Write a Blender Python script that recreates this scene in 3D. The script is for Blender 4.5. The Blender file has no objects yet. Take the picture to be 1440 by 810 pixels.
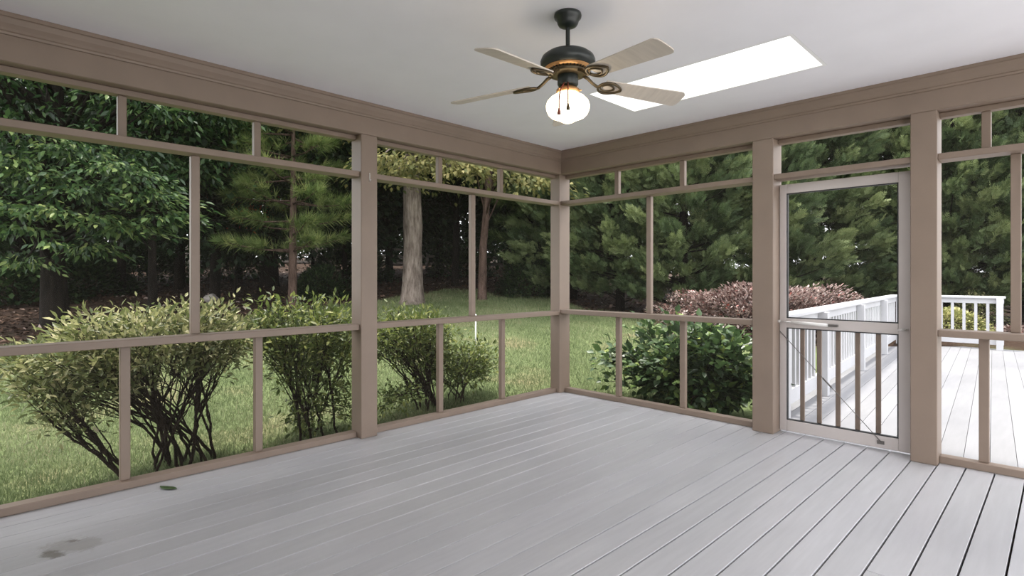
import bpy, bmesh, math, random
import numpy as np
from mathutils import Vector, Matrix

R = np.random.default_rng(7)
random.seed(7)
scene = bpy.context.scene
COL = scene.collection

# ------------------------------------------------------------------ site axes
CX, CY, CZ = 3.946, -4.70, 1.25          # the photographer's standpoint in the back corner of the porch
def site(X, Z):
    """metres to the right / metres ahead along the porch diagonal -> world x, y"""
    return (CX + .7062 * X - .7080 * Z, CY + .7080 * X + .7062 * Z)
def bear(px, Z):
    """bearing (frame column) and distance ahead -> world x, y"""
    return site((px - 720.) / 778. * Z, Z)
def gz(x, y):
    """height of the garden ground: level beside the porch, rising gently into the woods"""
    dx, dy = np.asarray(x) - CX, np.asarray(y) - CY
    X = .7062 * dx + .7080 * dy
    Z = -.7080 * dx + .7062 * dy
    s = .072 - .030 * np.clip((X - 1.) / 5., 0, 1)
    t = Z - 5.0
    soft = np.where(t > 6, t, np.log1p(np.exp(np.clip(t, -30, 30) * 1.2)) / 1.2)
    return -.25 + s * np.minimum(soft, 46)

# ------------------------------------------------------------------ materials
def mat(name):
    m = bpy.data.materials.new(name); m.use_nodes = True
    nt = m.node_tree
    return m, nt, nt.nodes['Principled BSDF'], nt.nodes['Material Output']
def N(nt, t, **kw):
    n = nt.nodes.new(t)
    for k, v in kw.items():
        if k in n.inputs: n.inputs[k].default_value = v
        else: setattr(n, k, v)
    return n
def ramp(nt, stops, fac):
    r = nt.nodes.new('ShaderNodeValToRGB')
    e = r.color_ramp.elements
    while len(e) < len(stops): e.new(.5)
    for q, (p, c) in zip(e, stops):
        q.position = p; q.color = (*c, 1) if len(c) == 3 else c
    nt.links.new(fac, r.inputs[0])
    return r
def objco(nt): return N(nt, 'ShaderNodeTexCoord').outputs['Object']
def bump(nt, h, b, strength=.3, dist=.01):
    bp = N(nt, 'ShaderNodeBump', Strength=strength, Distance=dist)
    nt.links.new(h, bp.inputs['Height']); nt.links.new(bp.outputs[0], b.inputs['Normal'])

def paint(name, c, rough=.5, var=.06, scale=6., bumpy=.08, stretch=(1, 1, 1)):
    m, nt, b, o = mat(name)
    mp = N(nt, 'ShaderNodeMapping'); mp.inputs['Scale'].default_value = stretch
    nt.links.new(objco(nt), mp.inputs[0])
    n = N(nt, 'ShaderNodeTexNoise', Scale=scale, Detail=5.)
    nt.links.new(mp.outputs[0], n.inputs['Vector'])
    c = np.array(c)
    r = ramp(nt, [(.3, tuple(c * (1 - var))), (.7, tuple(np.minimum(c * (1 + var), 1)))], n.outputs[0])
    nt.links.new(r.outputs[0], b.inputs['Base Color'])
    b.inputs['Roughness'].default_value = rough
    if bumpy: bump(nt, n.outputs[0], b, bumpy, .004)
    return m

def leafmat(name, stops, trans=.3, rough=.5, spec=.4):
    m, nt, b, o = mat(name)
    at = N(nt, 'ShaderNodeAttribute', attribute_name='rnd')
    r = ramp(nt, stops, at.outputs['Fac'])
    nt.links.new(r.outputs[0], b.inputs['Base Color'])
    b.inputs['Roughness'].default_value = rough
    b.inputs['Specular IOR Level'].default_value = spec
    if trans:
        t = N(nt, 'ShaderNodeBsdfTranslucent'); nt.links.new(r.outputs[0], t.inputs[0])
        mx = N(nt, 'ShaderNodeMixShader', Fac=trans)
        nt.links.new(b.outputs[0], mx.inputs[1]); nt.links.new(t.outputs[0], mx.inputs[2])
        nt.links.new(mx.outputs[0], o.inputs[0])
    return m

def barkmat(name, c0, c1, scale=9.):
    m, nt, b, o = mat(name)
    mp = N(nt, 'ShaderNodeMapping'); mp.inputs['Scale'].default_value = (1, 1, .22)
    nt.links.new(objco(nt), mp.inputs[0])
    v = N(nt, 'ShaderNodeTexNoise', Scale=scale, Detail=8., Roughness=.7)
    nt.links.new(mp.outputs[0], v.inputs['Vector'])
    r = ramp(nt, [(.36, c0), (.62, c1)], v.outputs[0])
    nt.links.new(r.outputs[0], b.inputs['Base Color'])
    b.inputs['Roughness'].default_value = .95; b.inputs['Specular IOR Level'].default_value = .08
    bump(nt, v.outputs[0], b, 1., .08)
    return m

M = {}
M['taupe'] = paint('taupe_paint', (.238, .178, .137), .5, .05, 5.)
M['siding'] = paint('house_siding', (.30, .26, .22), .6, .04, 5.)
M['white_ceiling'] = paint('ceiling_paint', (.885, .88, .93), .8, .02, 3., .03)
M['shaft_white'] = paint('shaft_paint', (.9, .9, .9), .8, .01, 3., .0)
M['door_paint'] = paint('door_paint', (.54, .49, .465), .4, .04, 4.)
M['dark_gasket'] = paint('dark_gasket', (.03, .03, .03), .6, .1, 9.)
M['rail_white'] = paint('rail_white', (.47, .47, .485), .5, .04, 4.)
M['steel'] = paint('steel', (.62, .6, .58), .3, .05, 9.); M['steel'].node_tree.nodes['Principled BSDF'].inputs['Metallic'].default_value = .6
M['wire'] = paint('dark_wire', (.12, .11, .10), .4, .1, 9.)
M['white_enamel'] = paint('white_enamel', (.75, .73, .7), .3, .03, 9.)
M['bronze_black'] = paint('black_bronze', (.016, .021, .019), .35, .2, 20.)
M['bronze'] = paint('aged_bronze', (.085, .062, .032), .38, .35, 30.); M['bronze'].node_tree.nodes['Principled BSDF'].inputs['Metallic'].default_value = .5
M['copper'] = paint('copper_ring', (.50, .27, .11), .35, .2, 30.); M['copper'].node_tree.nodes['Principled BSDF'].inputs['Metallic'].default_value = .5
M['blade'] = paint('bleached_wood', (.60, .54, .47), .45, .08, 7., .05, (8, 1, 1))
M['knob_red'] = paint('red_wood', (.22, .05, .03), .4, .2, 20.)
M['bounce_slab'] = paint('bounce_paving', (.39, .38, .37), .8, .06, 3.)  # paving of the unseen slab added to bounce light indoors
M['earth'] = paint('dark_earth', (.05, .038, .028), .95, .3, 4.)
M['stone'] = paint('stone', (.30, .27, .24), .9, .2, 7., .5)
M['fence_wood'] = paint('grey_fence_wood', (.16, .14, .12), .9, .2, 5.)
M['stake'] = paint('white_stake', (.8, .8, .78), .5, .03, 9.)

def floor_mat(name, c, rough, stain=False):
    m, nt, b, o = mat(name)
    co = objco(nt)
    mp = N(nt, 'ShaderNodeMapping'); mp.inputs['Scale'].default_value = (7, .6, 1)
    nt.links.new(co, mp.inputs[0])
    n = N(nt, 'ShaderNodeTexNoise', Scale=4., Detail=6., Roughness=.6); nt.links.new(mp.outputs[0], n.inputs['Vector'])
    n2 = N(nt, 'ShaderNodeTexNoise', Scale=.9, Detail=4.); nt.links.new(co, n2.inputs['Vector'])
    c = np.array(c)
    r = ramp(nt, [(.3, tuple(c * .93)), (.7, tuple(c * 1.05))], n.outputs[0])
    r2 = ramp(nt, [(.3, (.92, .92, .93)), (.7, (1.03, 1.03, 1.02))], n2.outputs[0])
    at = N(nt, 'ShaderNodeAttribute', attribute_name='rnd')
    r3 = ramp(nt, [(0., (.94, .94, .94)), (1., (1.04, 1.04, 1.05))], at.outputs['Fac'])
    m1 = N(nt, 'ShaderNodeMixRGB', blend_type='MULTIPLY', Fac=1.)
    nt.links.new(r.outputs[0], m1.inputs[1]); nt.links.new(r2.outputs[0], m1.inputs[2])
    m2 = N(nt, 'ShaderNodeMixRGB', blend_type='MULTIPLY', Fac=1.)
    nt.links.new(m1.outputs[0], m2.inputs[1]); nt.links.new(r3.outputs[0], m2.inputs[2])
    last = m2
    if stain:
        # a mildew stain left by a plant pot, and small scuffs
        def blob(cx, cy, rx, ry, dark, lo, hi):
            nonlocal last
            mp = N(nt, 'ShaderNodeMapping', vector_type='TEXTURE')
            mp.inputs['Location'].default_value = (cx, cy, 0)
            mp.inputs['Scale'].default_value = (rx, ry, 1)
            mp.inputs['Rotation'].default_value = (0, 0, math.radians(45))
            nt.links.new(co, mp.inputs[0])
            ln = N(nt, 'ShaderNodeVectorMath', operation='LENGTH'); nt.links.new(mp.outputs[0], ln.inputs[0])
            nz = N(nt, 'ShaderNodeTexNoise', Scale=9., Detail=6., Roughness=.7); nt.links.new(co, nz.inputs['Vector'])
            ad = N(nt, 'ShaderNodeMath', operation='MULTIPLY_ADD'); ad.inputs[1].default_value = 1.3
            nt.links.new(nz.outputs[0], ad.inputs[0]); nt.links.new(ln.outputs['Value'], ad.inputs[2])
            rr = ramp(nt, [(lo, (1, 1, 1)), (hi, (0, 0, 0))], ad.outputs[0])
            mm = N(nt, 'ShaderNodeMixRGB', blend_type='MULTIPLY'); mm.inputs[2].default_value = (*dark, 1)
            nt.links.new(rr.outputs[0], mm.inputs[0]); nt.links.new(last.outputs[0], mm.inputs[1])
            last = mm
        blob(.72, -4.40, .20, .11, (.42, .39, .35), .80, 1.25)
        blob(.62, -4.32, .10, .06, (.55, .52, .48), .80, 1.25)
        blob(.66, -4.33, .40, .24, (.80, .78, .75), .85, 1.35)
        vo = N(nt, 'ShaderNodeTexVoronoi', Scale=3.1); nt.links.new(co, vo.inputs['Vector'])
        rr = ramp(nt, [(.007, (.35, .32, .3)), (.013, (1, 1, 1))], vo.outputs['Distance'])
        mm = N(nt, 'ShaderNodeMixRGB', blend_type='MULTIPLY', Fac=.8)
        nt.links.new(last.outputs[0], mm.inputs[1]); nt.links.new(rr.outputs[0], mm.inputs[2]); last = mm
    nt.links.new(last.outputs[0], b.inputs['Base Color'])
    rg = ramp(nt, [(.3, (rough * .85,) * 3), (.7, (rough * 1.2,) * 3)], n2.outputs[0])
    nt.links.new(rg.outputs[0], b.inputs['Roughness'])
    bump(nt, n.outputs[0], b, .15, .004)
    return m
M['porch_boards'] = floor_mat('grey_porch_paint', (.455, .45, .462), .36, True)
M['deck_boards'] = floor_mat('pale_deck_paint', (.215, .215, .225), .55)

def screen_mat():
    m, nt, b, o = mat('insect_screen')
    t = N(nt, 'ShaderNodeBsdfTransparent'); d = N(nt, 'ShaderNodeBsdfDiffuse'); d.inputs[0].default_value = (.07, .065, .058, 1)
    tl = N(nt, 'ShaderNodeBsdfTranslucent'); tl.inputs[0].default_value = (.07, .065, .058, 1)
    m0 = N(nt, 'ShaderNodeMixShader', Fac=.4); nt.links.new(d.outputs[0], m0.inputs[1]); nt.links.new(tl.outputs[0], m0.inputs[2])
    mx = N(nt, 'ShaderNodeMixShader', Fac=.15)
    nt.links.new(t.outputs[0], mx.inputs[1]); nt.links.new(m0.outputs[0], mx.inputs[2]); nt.links.new(mx.outputs[0], o.inputs[0])
    return m
M['screen'] = screen_mat()
def glass_mat():
    m, nt, b, o = mat('milky_skylight_glazing')
    t = N(nt, 'ShaderNodeBsdfTranslucent'); t.inputs[0].default_value = (.93, .94, .94, 1)
    g = N(nt, 'ShaderNodeBsdfGlossy', Roughness=.1)
    mx = N(nt, 'ShaderNodeMixShader', Fac=.06)
    nt.links.new(t.outputs[0], mx.inputs[1]); nt.links.new(g.outputs[0], mx.inputs[2]); nt.links.new(mx.outputs[0], o.inputs[0])
    return m
M['glass'] = glass_mat()
def globe_mat():
    m, nt, b, o = mat('lit_opal_glass')
    b.inputs['Base Color'].default_value = (.9, .88, .84, 1)
    b.inputs['Emission Color'].default_value = (1, .80, .52, 1)
    b.inputs['Emission Strength'].default_value = 2.8
    b.inputs['Roughness'].default_value = .2
    return m
M['globe'] = globe_mat()

def ground_mat():
    m, nt, b, o = mat('lawn_and_leaf_litter')
    co = objco(nt)
    n = N(nt, 'ShaderNodeTexNoise', Scale=.8, Detail=6.); nt.links.new(co, n.inputs['Vector'])
    n2 = N(nt, 'ShaderNodeTexNoise', Scale=28., Detail=5., Roughness=.7); nt.links.new(co, n2.inputs['Vector'])
    g = ramp(nt, [(.30, (.085, .115, .045)), (.55, (.145, .18, .078)), (.72, (.26, .215, .125))], n.outputs[0])
    gm = ramp(nt, [(.3, (.45, .45, .45)), (.7, (1.2, 1.2, 1.2))], n2.outputs[0])
    m1 = N(nt, 'ShaderNodeMixRGB', blend_type='MULTIPLY', Fac=1.)
    nt.links.new(g.outputs[0], m1.inputs[1]); nt.links.new(gm.outputs[0], m1.inputs[2])
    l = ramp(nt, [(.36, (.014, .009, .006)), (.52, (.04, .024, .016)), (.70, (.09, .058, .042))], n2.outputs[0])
    at = N(nt, 'ShaderNodeAttribute', attribute_name='litter')
    mx = N(nt, 'ShaderNodeMixRGB'); nt.links.new(at.outputs['Fac'], mx.inputs[0])
    nt.links.new(m1.outputs[0], mx.inputs[1]); nt.links.new(l.outputs[0], mx.inputs[2])
    nt.links.new(mx.outputs[0], b.inputs['Base Color'])
    b.inputs['Roughness'].default_value = .95
    b.inputs['Specular IOR Level'].default_value = .1
    bump(nt, n2.outputs[0], b, .6, .04)
    return m
M['ground'] = ground_mat()

G = lambda *c: tuple(c)
M['grass'] = leafmat('grass_blades', [(0, (.085, .118, .048)), (.5, (.17, .212, .097)), (.8, (.265, .285, .155)), (1, (.40, .35, .24))], .3, .6, .2)
M['litter'] = leafmat('fallen_leaves', [(0, (.025, .013, .008)), (.55, (.07, .04, .025)), (.9, (.15, .095, .07)), (1, (.45, .36, .32))], 0, .8, .1)
M['shrub_leaf'] = leafmat('shrub_leaves', [(0, (.05, .075, .02)), (.45, (.115, .155, .04)), (.8, (.25, .28, .08)), (1, (.46, .46, .18))], .4, .45, .4)
M['shrub_leaf_pale'] = leafmat('pale_shrub_leaves', [(0, (.07, .095, .035)), (.4, (.17, .195, .07)), (.75, (.42, .41, .20)), (1, (.75, .68, .45))], .4, .45, .4)  # palest stop stands in for sun highlights on the leaves
M['dark_leaf'] = leafmat('glossy_dark_leaves', [(0, (.022, .048, .018)), (.55, (.07, .125, .045)), (.85, (.17, .25, .07)), (1, (.46, .52, .14))], .25, .38, .5)
M['barberry'] = leafmat('barberry_leaves', [(0, (.035, .016, .016)), (.3, (.13, .07, .06)), (.55, (.28, .20, .18)), (.93, (.55, .46, .42)), (1, (.40, .10, .08))], .25, .5, .4)
M['pale_leaf'] = leafmat('pale_yellow_leaves', [(0, (.16, .18, .06)), (.6, (.36, .37, .14)), (1, (.6, .55, .28))], .3, .5, .3)
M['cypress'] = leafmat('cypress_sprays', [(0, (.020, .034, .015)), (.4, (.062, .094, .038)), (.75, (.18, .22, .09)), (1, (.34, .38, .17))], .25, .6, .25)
M['broad'] = leafmat('broad_tree_leaves', [(0, (.007, .020, .007)), (.4, (.024, .060, .018)), (.72, (.105, .18, .055)), (1, (.36, .42, .15))], .4, .4, .45)
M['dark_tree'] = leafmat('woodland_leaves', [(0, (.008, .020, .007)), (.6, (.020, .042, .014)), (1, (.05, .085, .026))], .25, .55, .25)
M['yellow_tree'] = leafmat('yellowing_leaves', [(0, (.055, .08, .022)), (.4, (.16, .17, .06)), (.8, (.35, .32, .125)), (1, (.46, .40, .18))], .45, .5, .3)
M['needle'] = leafmat('pine_needles', [(0, (.052, .09, .022)), (.5, (.15, .215, .062)), (1, (.32, .36, .13))], .35, .5, .25)
M['needle_dark'] = leafmat('dark_pine_needles', [(0, (.03, .055, .018)), (.6, (.085, .135, .042)), (1, (.22, .28, .10))], .3, .5, .25)
M['red_leaf'] = leafmat('red_leaves', [(0, (.20, .03, .012)), (1, (.42, .10, .03))], .4, .5, .3)
M['bark_pale'] = barkmat('pale_bark', (.11, .085, .068), (.30, .25, .21), 11.)
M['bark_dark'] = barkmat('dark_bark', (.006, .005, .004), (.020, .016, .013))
M['bark_mid'] = barkmat('brown_bark', (.05, .032, .024), (.15, .10, .08))
M['stem'] = barkmat('shrub_stems', (.022, .015, .010), (.075, .055, .042), 30.)

# ------------------------------------------------------------------ object helpers
def link(o, parent=None):
    COL.objects.link(o)
    if parent is not None: o.parent = parent
    return o
def tag(o, label=None, cat=None, group=None, kind=None):
    if label: o['label'] = label
    if cat: o['category'] = cat
    if group: o['group'] = group
    if kind: o['kind'] = kind
    return o
def empty(name, loc=(0, 0, 0), rz=0., label=None, cat=None, group=None, kind=None):
    o = bpy.data.objects.new(name, None); o.empty_display_size = .2
    o.location = loc; o.rotation_euler = (0, 0, rz); link(o)
    return tag(o, label, cat, group, kind)

class MB:
    """collects boxes, tubes, lathes; builds one mesh object"""
    def __init__(s): s.v = []; s.f = []; s.sm = []; s.rnd = []
    def add(s, vs, fs, smooth=False):
        b = len(s.v); s.v += [tuple(p) for p in vs]
        r = random.random(); s.rnd += [r] * len(vs)
        s.f += [tuple(b + i for i in f) for f in fs]; s.sm += [smooth] * len(fs); return s
    def box(s, x0, x1, y0, y1, z0, z1, bev=.003):
        if bev <= 0:
            vs = [(x, y, z) for z in (z0, z1) for y in (y0, y1) for x in (x0, x1)]
            return s.add(vs, [(0, 2, 3, 1), (4, 5, 7, 6), (0, 1, 5, 4), (2, 6, 7, 3), (0, 4, 6, 2), (1, 3, 7, 5)])
        bm = bmesh.new()
        bmesh.ops.create_cube(bm, size=1, matrix=Matrix.Translation(((x0 + x1) / 2, (y0 + y1) / 2, (z0 + z1) / 2)) @ Matrix.Diagonal((x1 - x0, y1 - y0, z1 - z0, 1)))
        bmesh.ops.bevel(bm, geom=bm.edges[:], offset=min(bev, .45 * min(x1 - x0, y1 - y0, z1 - z0)), segments=1, affect='EDGES', profile=.5)
        bm.verts.index_update()
        s.add([v.co[:] for v in bm.verts], [[v.index for v in f.verts] for f in bm.faces]); bm.free(); return s
    def bar(s, a, b, w, h, up=(0, 0, 1)):
        a, b, up = Vector(a), Vector(b), Vector(up); d = (b - a).normalized(); x = d.cross(up).normalized(); z = x.cross(d)
        vs = [p + x * i * w / 2 + z * j * h / 2 for p in (a, b) for (i, j) in ((-1, -1), (1, -1), (1, 1), (-1, 1))]
        return s.add(vs, [(0, 1, 2, 3), (7, 6, 5, 4), (0, 4, 5, 1), (1, 5, 6, 2), (2, 6, 7, 3), (3, 7, 4, 0)])
    def tube(s, pts, rad, n=8, closed=False, cap=True):
        pts = [Vector(p) for p in pts]; k = len(pts)
        if not hasattr(rad, '__len__'): rad = [rad] * k
        vs = []; ref = Vector((.13, .27, .95))
        for i, p in enumerate(pts):
            d = (pts[(i + 1) % k] - pts[i - 1]) if closed else (pts[min(i + 1, k - 1)] - pts[max(i - 1, 0)])
            d.normalize()
            r = ref if abs(d.dot(ref)) < .95 else Vector((1, 0, 0))
            x = d.cross(r).normalized(); y = d.cross(x)
            for j in range(n):
                an = 2 * math.pi * j / n
                vs.append(p + (x * math.cos(an) + y * math.sin(an)) * rad[i])
        fs = []
        for i in range(k if closed else k - 1):
            for j in range(n):
                a, b2 = i * n, ((i + 1) % k) * n
                fs.append((a + j, a + (j + 1) % n, b2 + (j + 1) % n, b2 + j))
        s.add(vs, fs, True)
        if cap and not closed:
            b = len(s.v) - k * n
            s.f.append(tuple(b + j for j in range(n))[::-1]); s.f.append(tuple(b + (k - 1) * n + j for j in range(n))); s.sm += [False, False]
        return s
    def lathe(s, prof, n=40, c=(0, 0, 0)):
        vs = []; fs = []
        for (r, z) in prof:
            for j in range(n):
                an = 2 * math.pi * j / n
                vs.append((c[0] + r * math.cos(an), c[1] + r * math.sin(an), c[2] + z))
        for i in range(len(prof) - 1):
            for j in range(n):
                fs.append((i * n + j, i * n + (j + 1) % n, (i + 1) * n + (j + 1) % n, (i + 1) * n + j))
        return s.add(vs, fs, True)
    def build(s, name, m, parent=None, loc=None):
        me = bpy.data.meshes.new(name)
        me.from_pydata(s.v, [], s.f); me.materials.append(m)
        me.polygons.foreach_set('use_smooth', s.sm)
        at = me.attributes.new('rnd', 'FLOAT', 'POINT'); at.data.foreach_set('value', s.rnd)
        me.validate(); me.update()
        bm = bmesh.new(); bm.from_mesh(me); bmesh.ops.recalc_face_normals(bm, faces=bm.faces); bm.to_mesh(me); bm.free()
        o = bpy.data.objects.new(name, me); link(o, parent)
        if loc is not None: o.location = loc
        return o

def np_mesh(name, verts, faces, m, parent=None, attrs=(), smooth=False):
    """verts (n,3), faces (k,c) with c constant"""
    me = bpy.data.meshes.new(name)
    n, (k, c) = len(verts), faces.shape
    me.vertices.add(n); me.vertices.foreach_set('co', np.ascontiguousarray(verts, np.float32).ravel())
    me.loops.add(k * c); me.loops.foreach_set('vertex_index', np.ascontiguousarray(faces, np.int32).ravel())
    me.polygons.add(k); me.polygons.foreach_set('loop_start', np.arange(0, k * c, c, dtype=np.int32))
    me.materials.append(m)
    if smooth: me.polygons.foreach_set('use_smooth', np.ones(k, bool))
    for nm, val in attrs:
        a = me.attributes.new(nm, 'FLOAT', 'POINT'); a.data.foreach_set('value', np.ascontiguousarray(val, np.float32))
    me.update(calc_edges=True)
    o = bpy.data.objects.new(name, me); return link(o, parent)

def unit(v): return v / (np.linalg.norm(v, axis=-1, keepdims=True) + 1e-9)
# templates: length along +Y, face towards +Z
LEAF = (np.array([(0, 0, 0), (.20, .22, .05), (.26, .52, .06), (0, 1, -.06), (-.26, .52, .06), (-.20, .22, .05)]), np.array([(0, 1, 2, 3), (0, 3, 4, 5)]))
BROADLEAF = (np.array([(0, 0, 0), (.30, .14, .04), (.38, .50, .09), (0, 1.08, -.12), (-.38, .50, .09), (-.30, .14, .04)]), np.array([(0, 1, 2, 3), (0, 3, 4, 5)]))
NARROW = (LEAF[0] * (.72, 1, 1), LEAF[1])
DIAMOND = (np.array([(0, 0, 0), (.32, .5, .08), (0, 1, -.05), (-.32, .5, .08)]), np.array([(0, 1, 2, 3)]))
BLADE = (np.array([(-.06, 0, 0), (.06, 0, 0), (.02, 1, .25)]), np.array([(0, 1, 2)]))
def frond_template():
    v = []; f = []
    def dia(p, a, l, w, z):
        d = np.array((math.sin(a), math.cos(a), z)); x = np.array((math.cos(a), -math.sin(a), 0)); b = len(v)
        p = np.array(p); v.extend([p, p + d * l * .45 + x * w, p + d * l, p + d * l * .45 - x * w]); f.append((b, b + 1, b + 2, b + 3))
    for i, t in enumerate((.05, .25, .45, .65)):
        for s in (-1, 1):
            dia((0, t, 0), s * .62, .50 - .30 * t, .045, .16 * (i % 2) - .08)
    dia((0, .42, 0), 0, .60, .045, .0); dia((0, 0, 0), 0, .55, .035, 0)
    return np.array(v), np.array(f)
FROND = frond_template()
def tuft_template(n=20, w=.022):
    r = np.random.default_rng(3); v = []; f = []
    for i in range(n):
        an = r.uniform(0, 2 * math.pi); ph = r.uniform(.15, 1.15)
        d = np.array((math.cos(an) * math.sin(ph), math.cos(ph), math.sin(an) * math.sin(ph) - .15)); d /= np.linalg.norm(d)
        x = np.cross(d, (r.normal(), r.normal(), r.normal())); x /= np.linalg.norm(x); b = len(v); l = r.uniform(.75, 1.05)
        st = np.array((0, r.uniform(-.2, .25), 0))
        v += [st - x * w, st + x * w, st + d * l]; f.append((b, b + 1, b + 2))
    return np.array(v), np.array(f)
TUFT = tuft_template()

def scatter(name, T, pos, D, Nn, sc, m, parent=None, rnd=None):
    tv, tf = T; n, k = len(pos), len(tv)
    if rnd is None: rnd = R.random(n)
    Y = unit(D); X = unit(np.cross(Y, Nn)); Z = np.cross(X, Y)
    sc = np.broadcast_to(np.asarray(sc, float), (n,))
    V = (tv[None, :, 0, None] * X[:, None] + tv[None, :, 1, None] * Y[:, None] + tv[None, :, 2, None] * Z[:, None]) * sc[:, None, None] + pos[:, None]
    F = tf[None] + (np.arange(n) * k)[:, None, None]
    return np_mesh(name, V.reshape(-1, 3), F.reshape(-1, tf.shape[1]), m, parent, [('rnd', np.repeat(rnd, k))])
def rvec(n): return unit(R.normal(size=(n, 3)))

# ------------------------------------------------------------------ world and sun
w = bpy.data.worlds.new('soft_summer_sky'); scene.world = w; w.use_nodes = True
nt = w.node_tree; bg = nt.nodes['Background']
tc = N(nt, 'ShaderNodeTexCoord'); sx = N(nt, 'ShaderNodeSeparateXYZ'); nt.links.new(tc.outputs['Generated'], sx.inputs[0])
rp = ramp(nt, [(.0, (.86, .88, .90)), (.25, (.93, .95, 1.0)), (.75, (1.0, 1.0, 1.04)), (1., (1.0, 1.02, 1.08))], sx.outputs['Z'])
nt.links.new(rp.outputs[0], bg.inputs[0]); bg.inputs[1].default_value = 2.2
sun = bpy.data.lights.new('sun', 'SUN'); sun.energy = 4.2; sun.angle = math.radians(9); sun.color = (1, .95, .86)
so = bpy.data.objects.new('sun', sun); link(so)
so.rotation_euler = Vector((.25, .05, -1.)).to_track_quat('-Z', 'Y').to_euler()

cam = bpy.data.cameras.new('camera'); co = bpy.data.objects.new('camera', cam); link(co)
co.location = (CX, CY, CZ); co.rotation_euler = (math.radians(90), 0, math.atan2(.7080, .7062))
cam.sensor_width = 36; cam.lens = 778. / 1440 * 36; cam.shift_y = -15. / 1440; cam.clip_start = .05; cam.clip_end = 400
scene.camera = co
vs = scene.view_settings; scene.display_settings.display_device = 'sRGB'
vs.view_transform = 'Standard'; vs.look = 'None'; vs.gamma = 1; vs.exposure = 0.95; vs.use_curve_mapping = False
cy = scene.cycles
cy.max_bounces = 9; cy.diffuse_bounces = 5; cy.glossy_bounces = 3; cy.transparent_max_bounces = 12; cy.transmission_bounces = 4
cy.caustics_reflective = False; cy.caustics_refractive = False; cy.sample_clamp_indirect = 8.; cy.use_denoising = True

# ================================================================== THE PORCH
CEIL = 2.60
XE, YE = 4.62, -5.40                       # far ends of the porch behind the photographer
# ---- floor boards (run away from the house, parallel to the left wall)
mb = MB(); k0 = -17; e = .0035
xs = [2.337 + .1429 * k for k in range(-17, 17)]
xs = [-.04] + [x for x in xs if -.0 < x < XE] + [XE]
for i in range(len(xs) - 1):
    a, b = xs[i], xs[i + 1]
    gap = .0018 if a < 1.1 else (.0028 if a < 2.2 else .0042)
    cuts = [YE]
    c = YE + random.uniform(.4, 3.5)
    if a > 1.4 and i % 4 == 0 and .9 < -c < 4.8: cuts.append(c)
    cuts.append(.055)
    for j in range(len(cuts) - 1):
        mb.box(a + gap, b - gap, cuts[j] + (.0012 if j else 0), cuts[j + 1] - (.0012 if j < len(cuts) - 2 else 0), -.028, 0, .0028 if a < 1.4 else .0015)
fl = mb.build('floor', M['porch_boards']); tag(fl, 'grey painted porch floor of long narrow boards', 'floor', kind='structure')
o = MB().box(-.04, XE, YE, .05, -.16, -.05, 0).build('joist_bed', M['earth'], fl)

# ---- ceiling with the skylight opening
SX0, SX1, SY0, SY1 = 1.463, 2.851, -1.413, -.815
def ring(mb, X0, X1, Y0, Y1, x0, x1, y0, y1, z0, z1):
    O = [(X0, Y0), (X1, Y0), (X1, Y1), (X0, Y1)]; I = [(x0, y0), (x1, y0), (x1, y1), (x0, y1)]
    v = [(*p, z0) for p in O] + [(*p, z0) for p in I] + [(*p, z1) for p in O] + [(*p, z1) for p in I]
    f = []
    for i in range(4):
        j = (i + 1) % 4
        f += [(i, j, 4 + j, 4 + i), (8 + i, 12 + i, 12 + j, 8 + j), (i, 8 + i, 8 + j, j), (4 + i, 4 + j, 12 + j, 12 + i)]
    return mb.add(v, f)
o = ring(MB(), -.02, XE, YE, .02, SX0 - .021, SX1 + .021, SY0 - .021, SY1 + .021, CEIL, CEIL + .02).build('ceiling', M['white_ceiling'])
tag(o, 'flat white porch ceiling with a skylight opening', 'ceiling', kind='structure')
o = ring(MB(), -.95, XE + .8, YE - .3, .16, SX0 - .03, SX1 + .03, SY0 - .03, SY1 + .03, CEIL + .03, CEIL + .30).build('roof', M['taupe'])  # overhangs drawn out left and right to block sun and sky
tag(o, 'porch roof above the white ceiling', 'roof', kind='structure')
sk = empty('window_6', ((SX0 + SX1) / 2, (SY0 + SY1) / 2, CEIL), 0, 'bright white rectangular skylight in the ceiling', 'skylight', kind='structure')
hx, hy = (SX1 - SX0) / 2, (SY1 - SY0) / 2
ring(MB(), -hx - .02, hx + .02, -hy - .02, hy + .02, -hx, hx, -hy, hy, .0, .36).build('shaft', M['shaft_white'], sk)
ring(MB(), -hx - .05, hx + .05, -hy - .05, hy + .05, -hx + .03, hx - .03, -hy + .03, hy - .03, .362, .41).build('frame', M['shaft_white'], sk)
MB().box(-hx + .02, hx - .02, -hy + .02, hy - .02, .385, .392, 0).build('pane', M['glass'], sk)

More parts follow.
